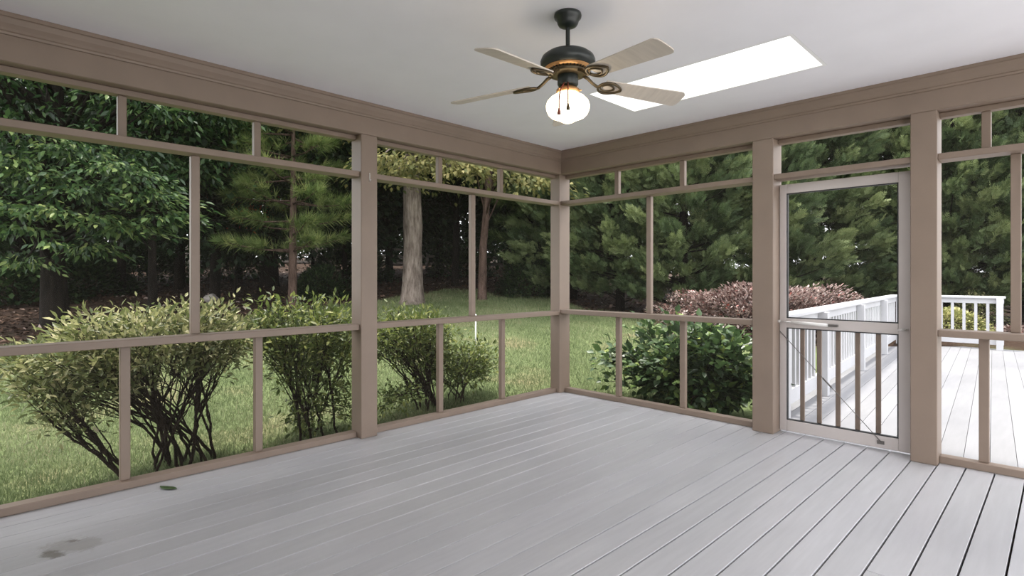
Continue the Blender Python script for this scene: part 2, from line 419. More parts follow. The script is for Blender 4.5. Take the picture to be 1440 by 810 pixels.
# ---- beams, crown mouldings
BZ = 2.36                                   # underside of the beams
FB = .10                                    # how far posts and beams stand into the room
wl = MB().box(-.06, FB, YE, .0, BZ, CEIL, .004).build('wall_left', M['taupe'])
tag(wl, 'taupe painted beam and posts of the left screened wall', 'wall', kind='structure')
wr = MB().box(FB + .0005, XE, -.12, .06, BZ, CEIL, .004).build('wall_back', M['taupe'])
tag(wr, 'taupe painted beam and posts of the screened wall with the door', 'wall', kind='structure')
PROF = [(0, 2.495), (.010, 2.497), (.014, 2.508), (.010, 2.516), (.016, 2.528), (.030, 2.548), (.040, 2.572), (.043, 2.576), (.050, 2.578), (.050, 2.599), (0, 2.599)]
def crown(axis, base, a, b, name, lab):
    v = []
    for (t, tt) in ((a, 0), (b, 1)):
        for (d, z) in PROF:
            if axis == 'y':                  # along left wall; mitred at the corner end
                v.append((base + d, t if tt == 0 else t - d, z))
            else:
                v.append((t + (d if tt == 0 else 0), base - d, z))
    n = len(PROF)
    f = [(i, i + 1, n + i + 1, n + i) for i in range(n - 1)] + [tuple(range(n)), tuple(range(2 * n - 1, n - 1, -1))]
    o = MB().add(v, f).build(name, M['taupe']); return tag(o, lab, 'trim', kind='structure')
crown('y', FB, YE, -.12, 'trim_1', 'stepped taupe crown moulding above the left screened wall')
crown('x', -.12, FB, XE, 'trim_2', 'stepped taupe crown moulding above the screened wall with the door')

hw = MB()  # unseen house wall, added to hold back light from behind the camera
for i in range(13): hw.box(-.05, XE + .12, YE - .10 - .004 * 0, YE - .012 + .0, .2 * i + .001, .2 * i + .199, .004)
o = hw.build('wall_front', M['siding']); tag(o, 'unseen house wall with horizontal siding, added behind the photographer to shade the room', 'wall', kind='structure')
# posts (parts of their walls)
def post(x0, x1, y0, y1, parent, z1=BZ):
    return MB().box(x0, x1, y0, y1, .0005, z1 - .0005, .004).build('post', M['taupe'], parent)
post(-.05, FB, -2.508, -2.366, wl)
post(-.05, FB - .02, -.12, .055, wl)
post(-.05, FB, -4.98, -4.84, wl)
post(2.133, 2.298, -.122, .06, wr)
post(3.194, 3.341, -.122, .06, wr)
post(4.30, 4.45, -.122, .06, wr)
MB().tube([(FB + .004, -2.437, 2.005), (FB + .004, -2.437, 2.065)], .004, 8).tube([(FB + .004, -2.437, 2.006), (FB + .016, -2.437, 2.000), (FB + .022, -2.437, 2.012)], .003, 8).build('hook', M['white_enamel'], wl)
# ---- screened bays: every bay a framed window of the setting
def bay_left(nm, y0, y1, top_m, mid_m, low_m, lab):
    w = empty(nm, (0, (y0 + y1) / 2, 0), 0, lab, 'screen window', kind='structure'); oy = (y0 + y1) / 2
    B = lambda n, *a: MB().box(*a).build(n, M['taupe'], w)
    Y0, Y1 = y0 - oy + .0005, y1 - oy - .0005
    B('sill', -.045, .035, Y0, Y1, .0005, .045)
    B('lower_rail', -.05, .078, Y0, Y1, .842, .886)
    B('upper_rail', -.05, .078, Y0, Y1, 2.030, 2.072)
    B('head_rail', -.05, .02, Y0, Y1, 2.325, 2.3595)
    for y in top_m: B('mullion', -.045, .0, y - oy - .022, y - oy + .022, 2.0725, 2.3245)
    for y in mid_m: B('mullion', -.045, .0, y - oy - .025, y - oy + .025, .8865, 2.0295)
    for y in low_m: B('mullion', -.045, .0, y - oy - .025, y - oy + .025, .0455, .8415)
    for z0, z1 in ((.0455, .8415), (.8865, 2.0295), (2.0725, 2.3245)):
        vs = [(-.047, Y0, z0), (-.047, Y1, z0), (-.047, Y1, z1), (-.047, Y0, z1)]
        MB().add(vs, [(0, 1, 2, 3)]).build('screen', M['screen'], w)
def bay_right(nm, x0, x1, top_m, mid_m, low_m, lab, full=True):
    ox = (x0 + x1) / 2; w = empty(nm, (ox, 0, 0), 0, lab, 'screen window', kind='structure')
    B = lambda n, *a: MB().box(*a).build(n, M['taupe'], w)
    X0, X1 = x0 - ox + .0005, x1 - ox - .0005
    B('upper_rail', X0, X1, -.105, .05, 2.030, 2.072)
    B('head_rail', X0, X1, -.02, .05, 2.325, 2.3595)
    for x in top_m: B('mullion', x - ox - .024, x - ox + .024, .0, .045, 2.0725, 2.3245)
    pan = [(2.0725, 2.3245)]
    if full:
        B('sill', X0, X1, -.035, .045, .0005, .048)
        B('lower_rail', X0, X1, -.105, .05, .856, .900)
        for x in mid_m: B('mullion', x - ox - .025, x - ox + .025, .0, .045, .9005, 2.0295)
        for x in low_m: B('mullion', x - ox - .026, x - ox + .026, .0, .045, .0485, .8555)
        pan += [(.0485, .8555), (.9005, 2.0295)]
    for z0, z1 in pan:
        MB().add([(X0, .047, z0), (X1, .047, z0), (X1, .047, z1), (X0, .047, z1)], [(0, 1, 2, 3)]).build('screen', M['screen'], w)
bay_left('window_1', -4.84, -2.508, (-4.02, -3.245), (-3.63,), (-4.005, -3.235), 'near screened bay of the left wall, left of the middle post')
bay_left('window_2', -2.366, -.12, (-1.665, -.908), (-1.275,), (-1.657, -.884), 'far screened bay of the left wall, between middle post and corner')
bay_right('window_3', FB - .02, 2.133, (.73, 1.447), (1.098,), (.744, 1.45), 'screened bay between the corner post and the door post')
bay_right('window_4', 2.298, 3.194, (), (), (), 'narrow screened transom over the screen door', False)
bay_right('window_5', 3.341, 4.30, (3.578,), (3.72,), (3.567,), 'screened bay to the right of the door overlooking the deck')

# ---- screen door
dr = empty('door_1', (2.74, .03, 0), 0, 'pale painted screen door with balusters in its lower half', 'door', kind='structure')
ox = 2.74
D = lambda n, x0, x1, z0, z1, y0=-.02, y1=.022, m='door_paint': MB().box(x0 - ox, x1 - ox, y0, y1, z0, z1).build(n, M[m], dr)
D('stile', 2.300, 2.352, .016, 1.998); D('stile', 3.104, 3.180, .016, 1.998)
D('top_rail', 2.3525, 3.1035, 1.925, 1.998); D('middle_rail', 2.3525, 3.1035, .846, .922); D('bottom_rail', 2.3525, 3.1035, .016, .104)
for z0, z1 in ((.922, 1.925), (.104, .846)):
    MB().add([(2.353 - ox, .0, z0), (3.103 - ox, .0, z0), (3.103 - ox, .0, z1), (2.353 - ox, .0, z1)], [(0, 1, 2, 3)]).build('screen', M['screen'], dr)
    g = MB(); t = .008
    g.box(2.3525 - ox, 2.3525 - ox + t, -.016, .012, z0, z1, 0).box(3.1035 - ox - t, 3.1035 - ox, -.016, .012, z0, z1, 0)
    g.box(2.3525 - ox + t, 3.1035 - ox - t, -.016, .012, z0, z0 + t, 0).box(2.3525 - ox + t, 3.1035 - ox - t, -.016, .012, z1 - t, z1, 0)
    g.build('gasket', M['dark_gasket'], dr)
for px_x in (2.463, 2.585, 2.715, 2.845, 2.977):
    D('baluster', px_x - .0165, px_x + .0165, .1125, .8375, .004, .020, 'taupe')  # darker taupe stands in for the door paint in shade
b = MB().tube([(2.304 - ox, -.026, .815), (3.005 - ox, -.026, .058)], .0028, 6).build('brace_rod', M['wire'], dr)
MB().tube([(2.62 - ox, -.026, .4738), (2.68 - ox, -.026, .409)], .006, 8).build('turnbuckle', M['wire'], b)
MB().box(2.975 - ox, 3.02 - ox, -.027, -.0205, .045, .07, .001).build('brace_bracket', M['wire'], b)
cl = MB().tube([(2.40 - ox, -.045, .893), (2.66 - ox, -.045, .884)], .0125, 14).build('door_closer', M['white_enamel'], dr)
MB().tube([(2.285 - ox, -.045, .897), (2.40 - ox, -.045, .893)], .0045, 8).build('closer_rod', M['steel'], cl)
MB().box(2.662 - ox, 2.725 - ox, -.05, -.0205, .874, .892, .002).build('closer_bracket', M['wire'], cl)
MB().box(2.289 - ox, 2.312 - ox, -.055, -.035, .885, .907, .002).build('jamb_bracket', M['steel'], cl)
h = MB().box(3.118 - ox, 3.162 - ox, -.026, -.0205, .868, .892, .002).build('door_handle', M['steel'], dr)
MB().tube([(3.15 - ox, -.026, .88), (3.15 - ox, -.05, .88)], .006, 10).tube([(3.10 - ox, -.052, .877), (3.155 - ox, -.052, .88)], .005, 10).build('lever', M['steel'], h)
for z in (.95, 1.02, .40, 1.72): MB().tube([(3.183 - ox, -.024, z), (3.183 - ox, -.024, z + .045)], .0045, 8).build('hinge', M['wire'], dr)

# ---- ceiling fan
FX, FY, S = 2.138, -2.492, .964
fan = empty('ceiling_fan', (FX, FY, CEIL), 0, 'dark bronze ceiling fan with five pale blades and a lit glass globe', 'ceiling fan')
def zz(z): return (z - 2.65) * S
L = lambda prof: MB().lathe([(r * S, zz(z)) for r, z in prof])
L([(0, 2.6495), (.071, 2.6495), (.073, 2.64), (.071, 2.628), (.060, 2.618), (.055, 2.60), (.048, 2.588), (.030, 2.580), (.013, 2.577), (0, 2.577)]).build('canopy', M['bronze_black'], fan)
L([(.0115, 2.59), (.0115, 2.44)]).build('downrod', M['bronze_black'], fan)
mh = L([(.012, 2.475), (.024, 2.470), (.026, 2.455), (.070, 2.450), (.115, 2.437), (.137, 2.420), (.146, 2.400), (.146, 2.385), (.138, 2.372), (.120, 2.360), (.085, 2.352), (.0, 2.352)]).build('motor_housing', M['bronze_black'], fan)
L([(.124, 2.3605), (.118, 2.353), (.100, 2.347), (.072, 2.344), (.064, 2.348)]).build('lower_band', M['copper'], mh)
v = MB()
for i in range(34):
    a = 2 * math.pi * i / 34; c, s = math.cos(a), math.sin(a)
    v.bar(((.070 * c) * S, .070 * s * S, zz(2.3425)), (.108 * c * S, .108 * s * S, zz(2.348)), .006, .004)
v.build('vent_slots', M['bronze_black'], mh)
L([(.100, 2.344), (.104, 2.338), (.098, 2.326), (.060, 2.322), (.0, 2.322)]).build('flywheel', M['bronze'], fan)
L([(.052, 2.323), (.055, 2.318), (.055, 2.275), (.050, 2.268), (.036, 2.262), (0, 2.262)]).build('switch_housing', M['bronze_black'], fan)
ft = L([(.034, 2.264), (.050, 2.255), (.061, 2.247), (.061, 2.232), (.056, 2.228), (.050, 2.232)]).build('light_fitter', M['copper'], fan)
for i in range(28):
    a = 2 * math.pi * i / 28
    pass
for a in (.5, 2.6, 4.7): MB().tube([(.058 * math.cos(a) * S, .058 * math.sin(a) * S, zz(2.239)), (.074 * math.cos(a) * S, .074 * math.sin(a) * S, zz(2.239))], .004, 8).build('thumb_screw', M['copper'], ft)
L([(.050, 2.236), (.052, 2.226), (.066, 2.220), (.090, 2.206), (.109, 2.185), (.116, 2.162), (.114, 2.142), (.104, 2.118), (.090, 2.104), (.066, 2.094), (.044, 2.084), (.026, 2.074), (.010, 2.069), (0, 2.068)]).build('glass_globe', M['globe'], fan)
def chain(ax, ay, z0, z1, m):
    c = MB().tube([(ax * f, ay * f, zz(z)) for f, z in ((.42, 2.270), (.60, 2.246), (.82, 2.217), (.96, 2.186), (1, z0), (1, z1))], .0034, 6).build('pull_chain', M['knob_red'], fan)
    MB().lathe([(0, .0), (.004, -.002), (.006, -.012), (.0095, -.028), (.009, -.034), (0, -.035)], 14, (ax, ay, zz(z1))).build('pull_knob', M[m], c)
chain(.042, -.119, 2.155, 2.118, 'knob_red')
chain(.077, -.092, 2.160, 2.140, 'bronze')
def make_blade():
    bz = zz(2.30); DR = -.072; r0, r1 = .205 * S, .676 * S
    out = []
    for t in np.linspace(0, 1, 9): out.append((r0 + (r1 - r0 - .03) * t, .050 + .016 * t))
    out += [(r1 - .014, .062), (r1 - .003, .048), (r1, .030)]
    top = out + [(x, -y) for x, y in out[::-1]]
    n = len(top); pt = math.radians(-13)
    vs = []
    for dz in (-.003, .003):
        for x, y in top: vs.append((x, y * math.cos(pt) - dz * math.sin(pt), bz + DR * x + y * math.sin(pt) + dz * math.cos(pt)))
    fs = [tuple(range(n))[::-1], tuple(range(n, 2 * n))] + [(i, (i + 1) % n, n + (i + 1) % n, n + i) for i in range(n)]
    bl = MB().add(vs, fs).build('blade', M['blade'], fan)
    ar = MB()
    q = lambda x, y, z=-.009: (x * S, (y * math.cos(pt) - z * math.sin(pt)) * S, bz + (y * math.sin(pt) + z + DR * x) * S)
    # S-shaped arm from the flywheel, then an open leaf-shaped bracket under the blade
    ar.tube([(.085 * S, 0, zz(2.332)), (.115 * S, .0, zz(2.318)), (.140 * S, 0, zz(2.296)), q(.165, 0), q(.185, 0)], [.009, .009, .008, .008, .007], 8)
    loop = [q(.175 + .105 * (1 - math.cos(a)) / 2 * 1.25, .056 * math.sin(a) * (1 - .55 * ((1 - math.cos(a)) / 2) ** 2)) for a in np.linspace(0, 2 * math.pi, 33)[:-1]]
    ar.tube(loop, .0062, 8, closed=True)
    for sg in (-1, 1):
        ar.tube([q(.182 + .085 * t, sg * .030 * math.sin(math.pi * t) ** .8) for t in np.linspace(0, 1, 9)], .0048, 8)
    ar.build('blade_arm', M['bronze'], bl)
    return bl
b0 = make_blade()
for k in range(5):
    if k == 0: b = b0
    else:
        b = b0.copy(); COL.objects.link(b); b.parent = fan
        for ch in b0.children:
            c = ch.copy(); COL.objects.link(c); c.parent = b
    b.rotation_euler = (0, 0, math.radians(204 - 144 + 72 * k + 72))
# small fallen leaf on the boards
n = 9; vs = []
for i, t in enumerate(np.linspace(0, 1, n)):
    wd = .022 * math.sin(math.pi * min(1, t * .97 + .03)) ** .9
    vs += [(t * .13, -wd, .004 + .010 * abs(t - .4)), (t * .13, 0, .002 + .006 * abs(t - .4)), (t * .13, wd, .005 + .012 * abs(t - .4))]
fs = [(3 * i + j, 3 * i + 3 + j, 3 * i + 4 + j, 3 * i + 1 + j) for i in range(n - 1) for j in (0, 1)]
o = MB().add(vs, fs, True).build('fallen_leaf', M['dark_leaf']); o.location = (.14, -3.86, .0005); o.rotation_euler = (0, 0, math.radians(28))
o.modifiers.new('thick', 'SOLIDIFY').thickness = .0008
tag(o, 'single dark green leaf lying on the grey floor boards', 'leaf')

# ================================================================== GARDEN
# ---- ground
gx = np.concatenate([np.arange(-70, -20, 1.5), np.arange(-20, 14, .35), np.arange(14, 40, 1.5)])
gy = np.concatenate([np.arange(-30, -8, 1.5), np.arange(-8, 24, .35), np.arange(24, 76, 1.5)])
XX, YY = np.meshgrid(gx, gy, indexing='ij')
ZZ = gz(XX, YY)
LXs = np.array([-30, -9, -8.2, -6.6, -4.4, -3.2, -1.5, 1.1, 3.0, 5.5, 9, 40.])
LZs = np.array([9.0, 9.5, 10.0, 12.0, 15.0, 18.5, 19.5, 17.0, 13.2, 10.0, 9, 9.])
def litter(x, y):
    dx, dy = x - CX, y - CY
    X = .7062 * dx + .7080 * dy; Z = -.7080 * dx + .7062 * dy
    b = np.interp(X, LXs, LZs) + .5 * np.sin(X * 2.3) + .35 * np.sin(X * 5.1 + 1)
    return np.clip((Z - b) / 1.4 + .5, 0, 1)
idx = np.arange(XX.size).reshape(XX.shape)
F = np.stack([idx[:-1, :-1], idx[1:, :-1], idx[1:, 1:], idx[:-1, 1:]], -1).reshape(-1, 4)
o = np_mesh('ground', np.stack([XX, YY, ZZ], -1).reshape(-1, 3), F, M['ground'], None, [('litter', litter(XX, YY).ravel())], True)
tag(o, 'lawn rising gently to a leaf covered woodland floor', 'ground', kind='structure')
# ---- grass blades
def zone_points(n, z0, z1, pw, px0=-60, px1=1010):
    Z = z0 + (z1 - z0) * R.random(n) ** pw
    px = R.uniform(px0, px1, n)
    x, y = site((px - 720) / 778 * Z, Z)
    return x, y, Z
x, y, Z = zone_points(380000, 3.2, 20, 1.35)
keep = ((x < -.12) | (y > .12)) & (R.random(len(x)) > litter(x, y) * 1.1) & ~((x > 1.0) & (y < 7.5) & (y > -.2))
x, y, Z = x[keep], y[keep], Z[keep]
n = len(x)
pos = np.stack([x, y, gz(x, y) - .005], -1)
Dv = np.stack([R.normal(0, .38, n), R.normal(0, .38, n), np.ones(n)], -1)
cl = .5 + .5 * np.sin(x * 1.7 + np.sin(y * 2.1) * 1.3) * np.sin(y * 1.3 + 1.1)
rn = np.clip(.25 + .4 * cl + R.normal(0, .2, n), 0, 1)
o = scatter('grass', BLADE, pos, Dv, rvec(n), R.uniform(.026, .055, n) * (1 + .045 * Z), M['grass'], None, rn)
tag(o, 'short green lawn grass around the shrubs', 'grass', kind='stuff')
# ---- fallen leaves
x, y, Z = zone_points(30000, 8.5, 34, 1.2, -60, 1300)
keep = (litter(x, y) > R.random(len(x)) * .9 + .08) & ~((x > .9) & (y < 9.5) & (y > -.2))
x, y, Z = x[keep], y[keep], Z[keep]; n = len(x)
o = scatter('leaf_litter', DIAMOND, np.stack([x, y, gz(x, y) + .012], -1), unit(np.stack([R.normal(size=n), R.normal(size=n), R.normal(0, .25, n)], -1)), np.tile((0, 0, 1.), (n, 1)) + R.normal(0, .3, (n, 3)), R.uniform(.07, .16, n), M['litter'], None, R.random(n) ** 1.6)
tag(o, 'brown fallen leaves under the trees', 'leaf litter', kind='stuff')

# ---- plants
def bez(p0, p1, p2, p3, n):
    t = np.linspace(0, 1, n)[:, None]
    return (1 - t) ** 3 * p0 + 3 * (1 - t) ** 2 * t * p1 + 3 * (1 - t) * t ** 2 * p2 + t ** 3 * p3
def shrub(name, lab, base, targets, nstem, leaf, leaf_size, leaf_n, lm, group=None, leaf_from=.6, spread=.1, T=NARROW, r0=.014, up=.5, per=9, bushy=.10):
    """stems run from the base to tips spread through the crown; twigs and leaves near the tips"""
    bx, by = base; bz_ = float(gz(bx, by))
    root = empty(name, (bx, by, bz_), 0, lab, 'shrub', group)
    st = MB(); LP = []; LD = []
    T_ = np.array(targets) - (bx, by, bz_)
    nm = max(4, int(len(T_) / per))
    az = np.arctan2(T_[:, 1], T_[:, 0]); order = np.argsort(az + R.normal(0, .5, len(T_)))
    for chunk in np.array_split(order, nm):
        b0 = np.append(R.normal(0, spread, 2), -.03)
        b0[2] = float(gz(bx + b0[0], by + b0[1])) - bz_ - .03
        cen = T_[chunk].mean(0); p3 = b0 + (cen - b0) * .80 + R.normal(0, .04, 3)
        dv = p3 - b0
        p1 = b0 + np.array((dv[0] * .18, dv[1] * .18, dv[2] * .42)) + R.normal(0, .035, 3)
        p2 = b0 + np.array((dv[0] * .6, dv[1] * .6, dv[2] * (.45 + up * .5))) + R.normal(0, .05, 3)
        Pm = bez(b0, p1, p2, p3, 14) + np.concatenate([np.zeros((1, 3)), R.normal(0, .007, (13, 3))])
        rm = r0 * R.uniform(.75, 1.25); RM = np.linspace(rm, rm * .4, 14)
        st.tube(Pm, RM, 7)
        for ti in chunk:
            tg = T_[ti]; j0 = int(R.uniform(.30, .85) * 12)
            if tg[2] < Pm[j0][2]: j0 = max(1, int(j0 * .5))
            q0 = Pm[j0]; dv = tg - q0
            P = bez(q0, q0 + (Pm[min(j0 + 1, 13)] - Pm[j0 - 1]) * 1.2, q0 + dv * (.65, .65, .55) + R.normal(0, .03, 3), tg, 9) + np.concatenate([np.zeros((1, 3)), R.normal(0, .006, (8, 3))])
            r1 = RM[j0] * .6
            st.tube(P, np.linspace(r1, .0022, 9), 5)
            m = len(P)
            for q in range(leaf_n):
                t = leaf_from + (1.04 - leaf_from) * R.random() ** .75
                f = min(t, .999) * (m - 1); j = int(f)
                c = P[j] + (P[min(j + 1, m - 1)] - P[j]) * (f - j)
                off = R.normal(0, bushy, 3); off[2] *= .7
                LP.append(c + off); LD.append(off * 4 + (P[min(j + 1, m - 1)] - P[j - 1]) * 1.2 + R.normal(0, .25, 3))
            for q in range(2):
                j = int(R.uniform(.4, .95) * (m - 2)); e_ = P[j] + R.normal(0, bushy * 1.6, 3) + np.array((0, 0, bushy * .5))
                st.tube([P[j], (P[j] + e_) / 2 + R.normal(0, .01, 3), e_], [r1 * .4, r1 * .3, .0012], 5)
    st.build('stem', M['stem'], root)
    LP, LD = np.array(LP), np.array(LD); n = len(LP)
    Nn = np.stack([R.normal(0, .5, n), R.normal(0, .5, n), np.ones(n)], -1)
    zrel = (LP[:, 2] - LP[:, 2].min()) / np.ptp(LP[:, 2])
    scatter('foliage', T, LP, LD, Nn, R.uniform(.6, 1.15, n) * leaf_size, lm, root, np.clip(R.beta(1.6, 2.0, n), 0, 1))
    return root
def tips(n, c, r, flat=.35, topz=None):
    """points through the upper part of an ellipsoid crown"""
    p = R.normal(size=(n, 3)); p = unit(p) * R.uniform(.45, 1, (n, 1)) ** .6
    p[:, 2] = np.where(p[:, 2] < -flat, -p[:, 2] * .8, p[:, 2])
    p = p * r + c
    if topz is not None: p[:, 2] = np.minimum(p[:, 2], topz + R.normal(0, .035, n))
    return p
T1 = np.concatenate([tips(100, (-.95, -3.60, .80), (.48, .70, .30), .0, .99), tips(30, (-.85, -4.25, .62), (.35, .36, .28), .3, .86)])
shrub('leggy_shrub', 'leggy shrub with bare fanned stems and a flat leafy top, left of the middle post', (-.92, -3.50), T1, 0, None, .066, 62, M['shrub_leaf_pale'], 'shrubs along the left wall', .55, .15, bushy=.058, r0=.0115, per=6)
T1b = tips(18, (-.80, -4.36, .42), (.22, .30, .26), .5)
shrub('leggy_shrub', 'thin leaning shrub branch arching left in front of the leggy shrub', (-.72, -3.84), T1b, 0, None, .060, 40, M['shrub_leaf_pale'], 'shrubs along the left wall', .5, .03, bushy=.06, r0=.014, up=.2)
T2 = np.concatenate([tips(88, (-.95, -2.44, .74), (.46, .64, .36), .2, 1.03), tips(14, (-.80, -2.32, .12), (.30, .40, .26), .9), tips(6, (-.9, -2.75, 1.04), (.1, .12, .1), .2)])
shrub('leafy_shrub', 'leafy green shrub with upright sprouts just behind the middle post', (-.92, -2.40), T2, 0, None, .070, 46, M['shrub_leaf'], 'shrubs along the left wall', .38, .12, bushy=.07, r0=.012)
T3 = np.concatenate([tips(84, (-.95, -1.42, .68), (.45, .60, .29), .25, .92), tips(8, (-.75, -1.75, .0), (.2, .3, .15), .6)])
shrub('leafy_shrub', 'arching green shrub in the far left bay, right of the middle post', (-.95, -1.10), T3, 0, None, .066, 48, M['shrub_leaf'], 'shrubs along the left wall', .45, .10, bushy=.065, r0=.012)
T4 = tips(66, (-.95, -.66, .28), (.42, .56, .30), .5, .54)
shrub('leafy_shrub', 'low rounded green shrub nearest the corner post on the lawn', (-.95, -.70), T4, 0, None, .062, 46, M['shrub_leaf'], 'shrubs along the left wall', .45, .07, bushy=.065, r0=.009)
T5 = np.concatenate([tips(80, (1.05, .82, .36), (.82, .42, .52), .7, .86), tips(6, (.22, .62, .25), (.12, .15, .3), .8)])
shrub('dark_shrub', 'dense dark shrub with large glossy leaves below the bay beside the door', (1.05, .84), T5, 0, None, .092, 66, M['dark_leaf'], None, .25, .24, bushy=.085, T=BROADLEAF, r0=.010)

# dense clipped hedge or mound: leaves over a rounded volume, with stems inside
def mound(name, lab, c, r, n, size, lm, T=LEAF, rz=0., group=None, flat=False):
    zg = float(gz(c[0], c[1])); root = empty(name, (c[0], c[1], zg), rz, lab, 'hedge' if flat else 'shrub', group)
    h = c[2] * 1.
    d = rvec(n); d[:, 2] = np.abs(d[:, 2]) * 1.1 - .25; 
    if flat: d = np.sign(d) * np.abs(d) ** .72
    rad = R.uniform(.55, 1.04, (n, 1)) ** .5
    lump = 1 + .09 * np.sin(d[:, :1] * 7 + 1) * np.sin(d[:, 1:2] * 6) + .06 * np.sin(d[:, 2:] * 11 + d[:, :1] * 9)
    p = d * rad * lump * np.array((r[0], r[1], r[2])) + np.array((0, 0, h - r[2] - zg))
    p = p[p[:, 2] > .02]; d = d[:len(p)]
    n = len(p); out = unit(p - (0, 0, .2)) + R.normal(0, .5, (n, 3))
    scatter('foliage', T, p, out + np.array((0, 0, .2)), out + np.array((0, 0, .6)), R.uniform(.6, 1.1, n) * size, lm, root)
    st = MB()
    for i in range(14):
        a = R.uniform(0, 6.28); q = R.uniform(.2, .8)
        e_ = np.array((math.cos(a) * r[0] * q, math.sin(a) * r[1] * q, (h - zg) * R.uniform(.5, .8)))
        st.tube([e_ * (.25, .25, 0) + (0, 0, -.05), e_ * (.6, .6, .5), e_], [.02, .014, .006], 6)
    st.build('stem', M['stem'], root); return root
ang = math.atan2(.93, .88)
x, y = site(5.15, 11.3)
mound('barberry_hedge', 'reddish purple barberry hedge behind the white deck railing', (x, y, 1.16), (2.25, .85, .95), 16000, .085, M['barberry'], rz=ang, flat=True)
x, y = bear(1338, 12.2); mound('pale_bush', 'pale yellow green bush behind the far railing', (x, y, .62), (.75, .55, .55), 4000, .085, M['pale_leaf'])
x, y = bear(1372, 13.6); mound('flowering_bush', 'pale leaved bush under the conifers past the end of the far railing', (x, y, 1.0), (.55, .5, .7), 2600, .08, M['shrub_leaf_pale'])
x, y = bear(1450, 11.6); mound('groundcover_plant', 'low dark purple plant at the far edge of the deck', (x, y, .28), (1.1, .6, .35), 4200, .08, M['barberry'])
x, y = bear(452, 17.0); mound('rounded_shrub', 'dark rounded evergreen shrub under the pine', (x, y, 1.75), (.95, .9, 1.3), 9000, .11, M['dark_tree'])
x, y = bear(745, 17.5); mound('rounded_shrub', 'dark tall evergreen shrub behind the leaning trunk by the corner post', (x, y, 2.6), (1.1, 1.0, 2.0), 12000, .13, M['dark_tree'])

# conifer screen
def cypress_parts(seed, h=9.5, r=1.85, nb=330):
    global R
    keep = R; R = np.random.default_rng(seed)
    P = []; D = []; U = []; st = MB()
    st.tube([(0, 0, -.1), (.03, 0, h * .5), (0, .02, h * .93)], [.13, .08, .015], 8)
    ga = 2.39996
    for i in range(nb):
        t = ((i + .5) / nb) ** 1.0; z = .35 + t * (h - .6)
        if z > 7.9 and i % 2: continue
        rr = r * (1 - (z / h) ** 1.7) * R.uniform(.60, 1.16) * (1 if z > .9 else .8)
        a = ga * i + R.normal(0, .25); ca, sa = math.cos(a), math.sin(a)
        lift = R.uniform(.15, .55)
        tip = np.array((ca * rr, sa * rr, z + lift * rr * .6))
        s0 = np.array((ca * .1, sa * .1, z - .15))
        if i % 3 == 0: st.tube([s0, (s0 + tip) / 2 - (0, 0, .05), s0 * .25 + tip * .75], [.022, .014, .006], 5)
        ax = unit(tip - s0); m = 74
        u = R.uniform(.40, 1.0, m) ** .55; U.append(u)
        c = s0 + (tip - s0) * u[:, None] + R.normal(0, 1, (m, 3)) * (.075 + .16 * (1 - u))[:, None] * np.array((1, 1, .7))
        P.append(c); D.append(ax + R.normal(0, .30, (m, 3)) + np.array((0, 0, .34)))
    P, D = np.concatenate(P), np.concatenate(D); n = len(P)
    out = P * (1, 1, 0) + R.normal(0, .4, (n, 3)) + np.array((0, 0, .7))
    fo = scatter('foliage', FROND, P, D, out, R.uniform(.17, .31, n), M['cypress'], None, np.clip(np.repeat(R.random(n // 74), 74) * .45 + R.random(n) * .25 + .42 * (np.concatenate(U) - .55), 0, 1))  # colour lightens towards branch tips, imitating lit tips and shaded interior
    tr = st.build('trunk', M['bark_dark'])
    R = keep
    return fo, tr
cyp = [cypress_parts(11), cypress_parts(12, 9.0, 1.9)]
spots = [(806, 17.2, 1.05, 0, 'cypress seen just right of the corner post, set back from the others'),
         (872, 15.0, .96, 1, 'cypress above the lawn edge left of the vertical screen bar'),
         (962, 13.9, 1.0, 0, 'cypress behind the left end of the barberry hedge'),
         (1062, 14.2, 1.0, 1, 'cypress directly behind the post left of the door'),
         (1150, 15.2, 1.0, 0, 'cypress seen through the left half of the screen door'),
         (1245, 15.4, 1.02, 1, 'shaded cypress seen through the right half of the screen door'),
         (1335, 14.4, 1.0, 0, 'cypress standing behind the far white railing'),
         (1432, 14.0, 1.0, 1, 'cypress past the open end of the deck railing'),
         (1530, 13.4, 1.0, 0, 'cypress at the edge of the view past the deck'), (1640, 12.8, 1.0, 1, 'cypress standing farthest right of the row past the deck')]
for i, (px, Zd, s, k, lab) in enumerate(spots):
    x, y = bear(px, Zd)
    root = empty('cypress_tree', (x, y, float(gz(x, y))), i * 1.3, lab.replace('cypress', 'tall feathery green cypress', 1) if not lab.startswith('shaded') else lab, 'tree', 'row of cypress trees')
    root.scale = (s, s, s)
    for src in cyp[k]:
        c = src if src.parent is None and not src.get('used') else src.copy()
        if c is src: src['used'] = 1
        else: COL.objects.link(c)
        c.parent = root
for pair in cyp:
    for src in pair:
        if 'used' in src: del src['used']
for o in bpy.data.objects:
    if 'used' in o: del o['used']

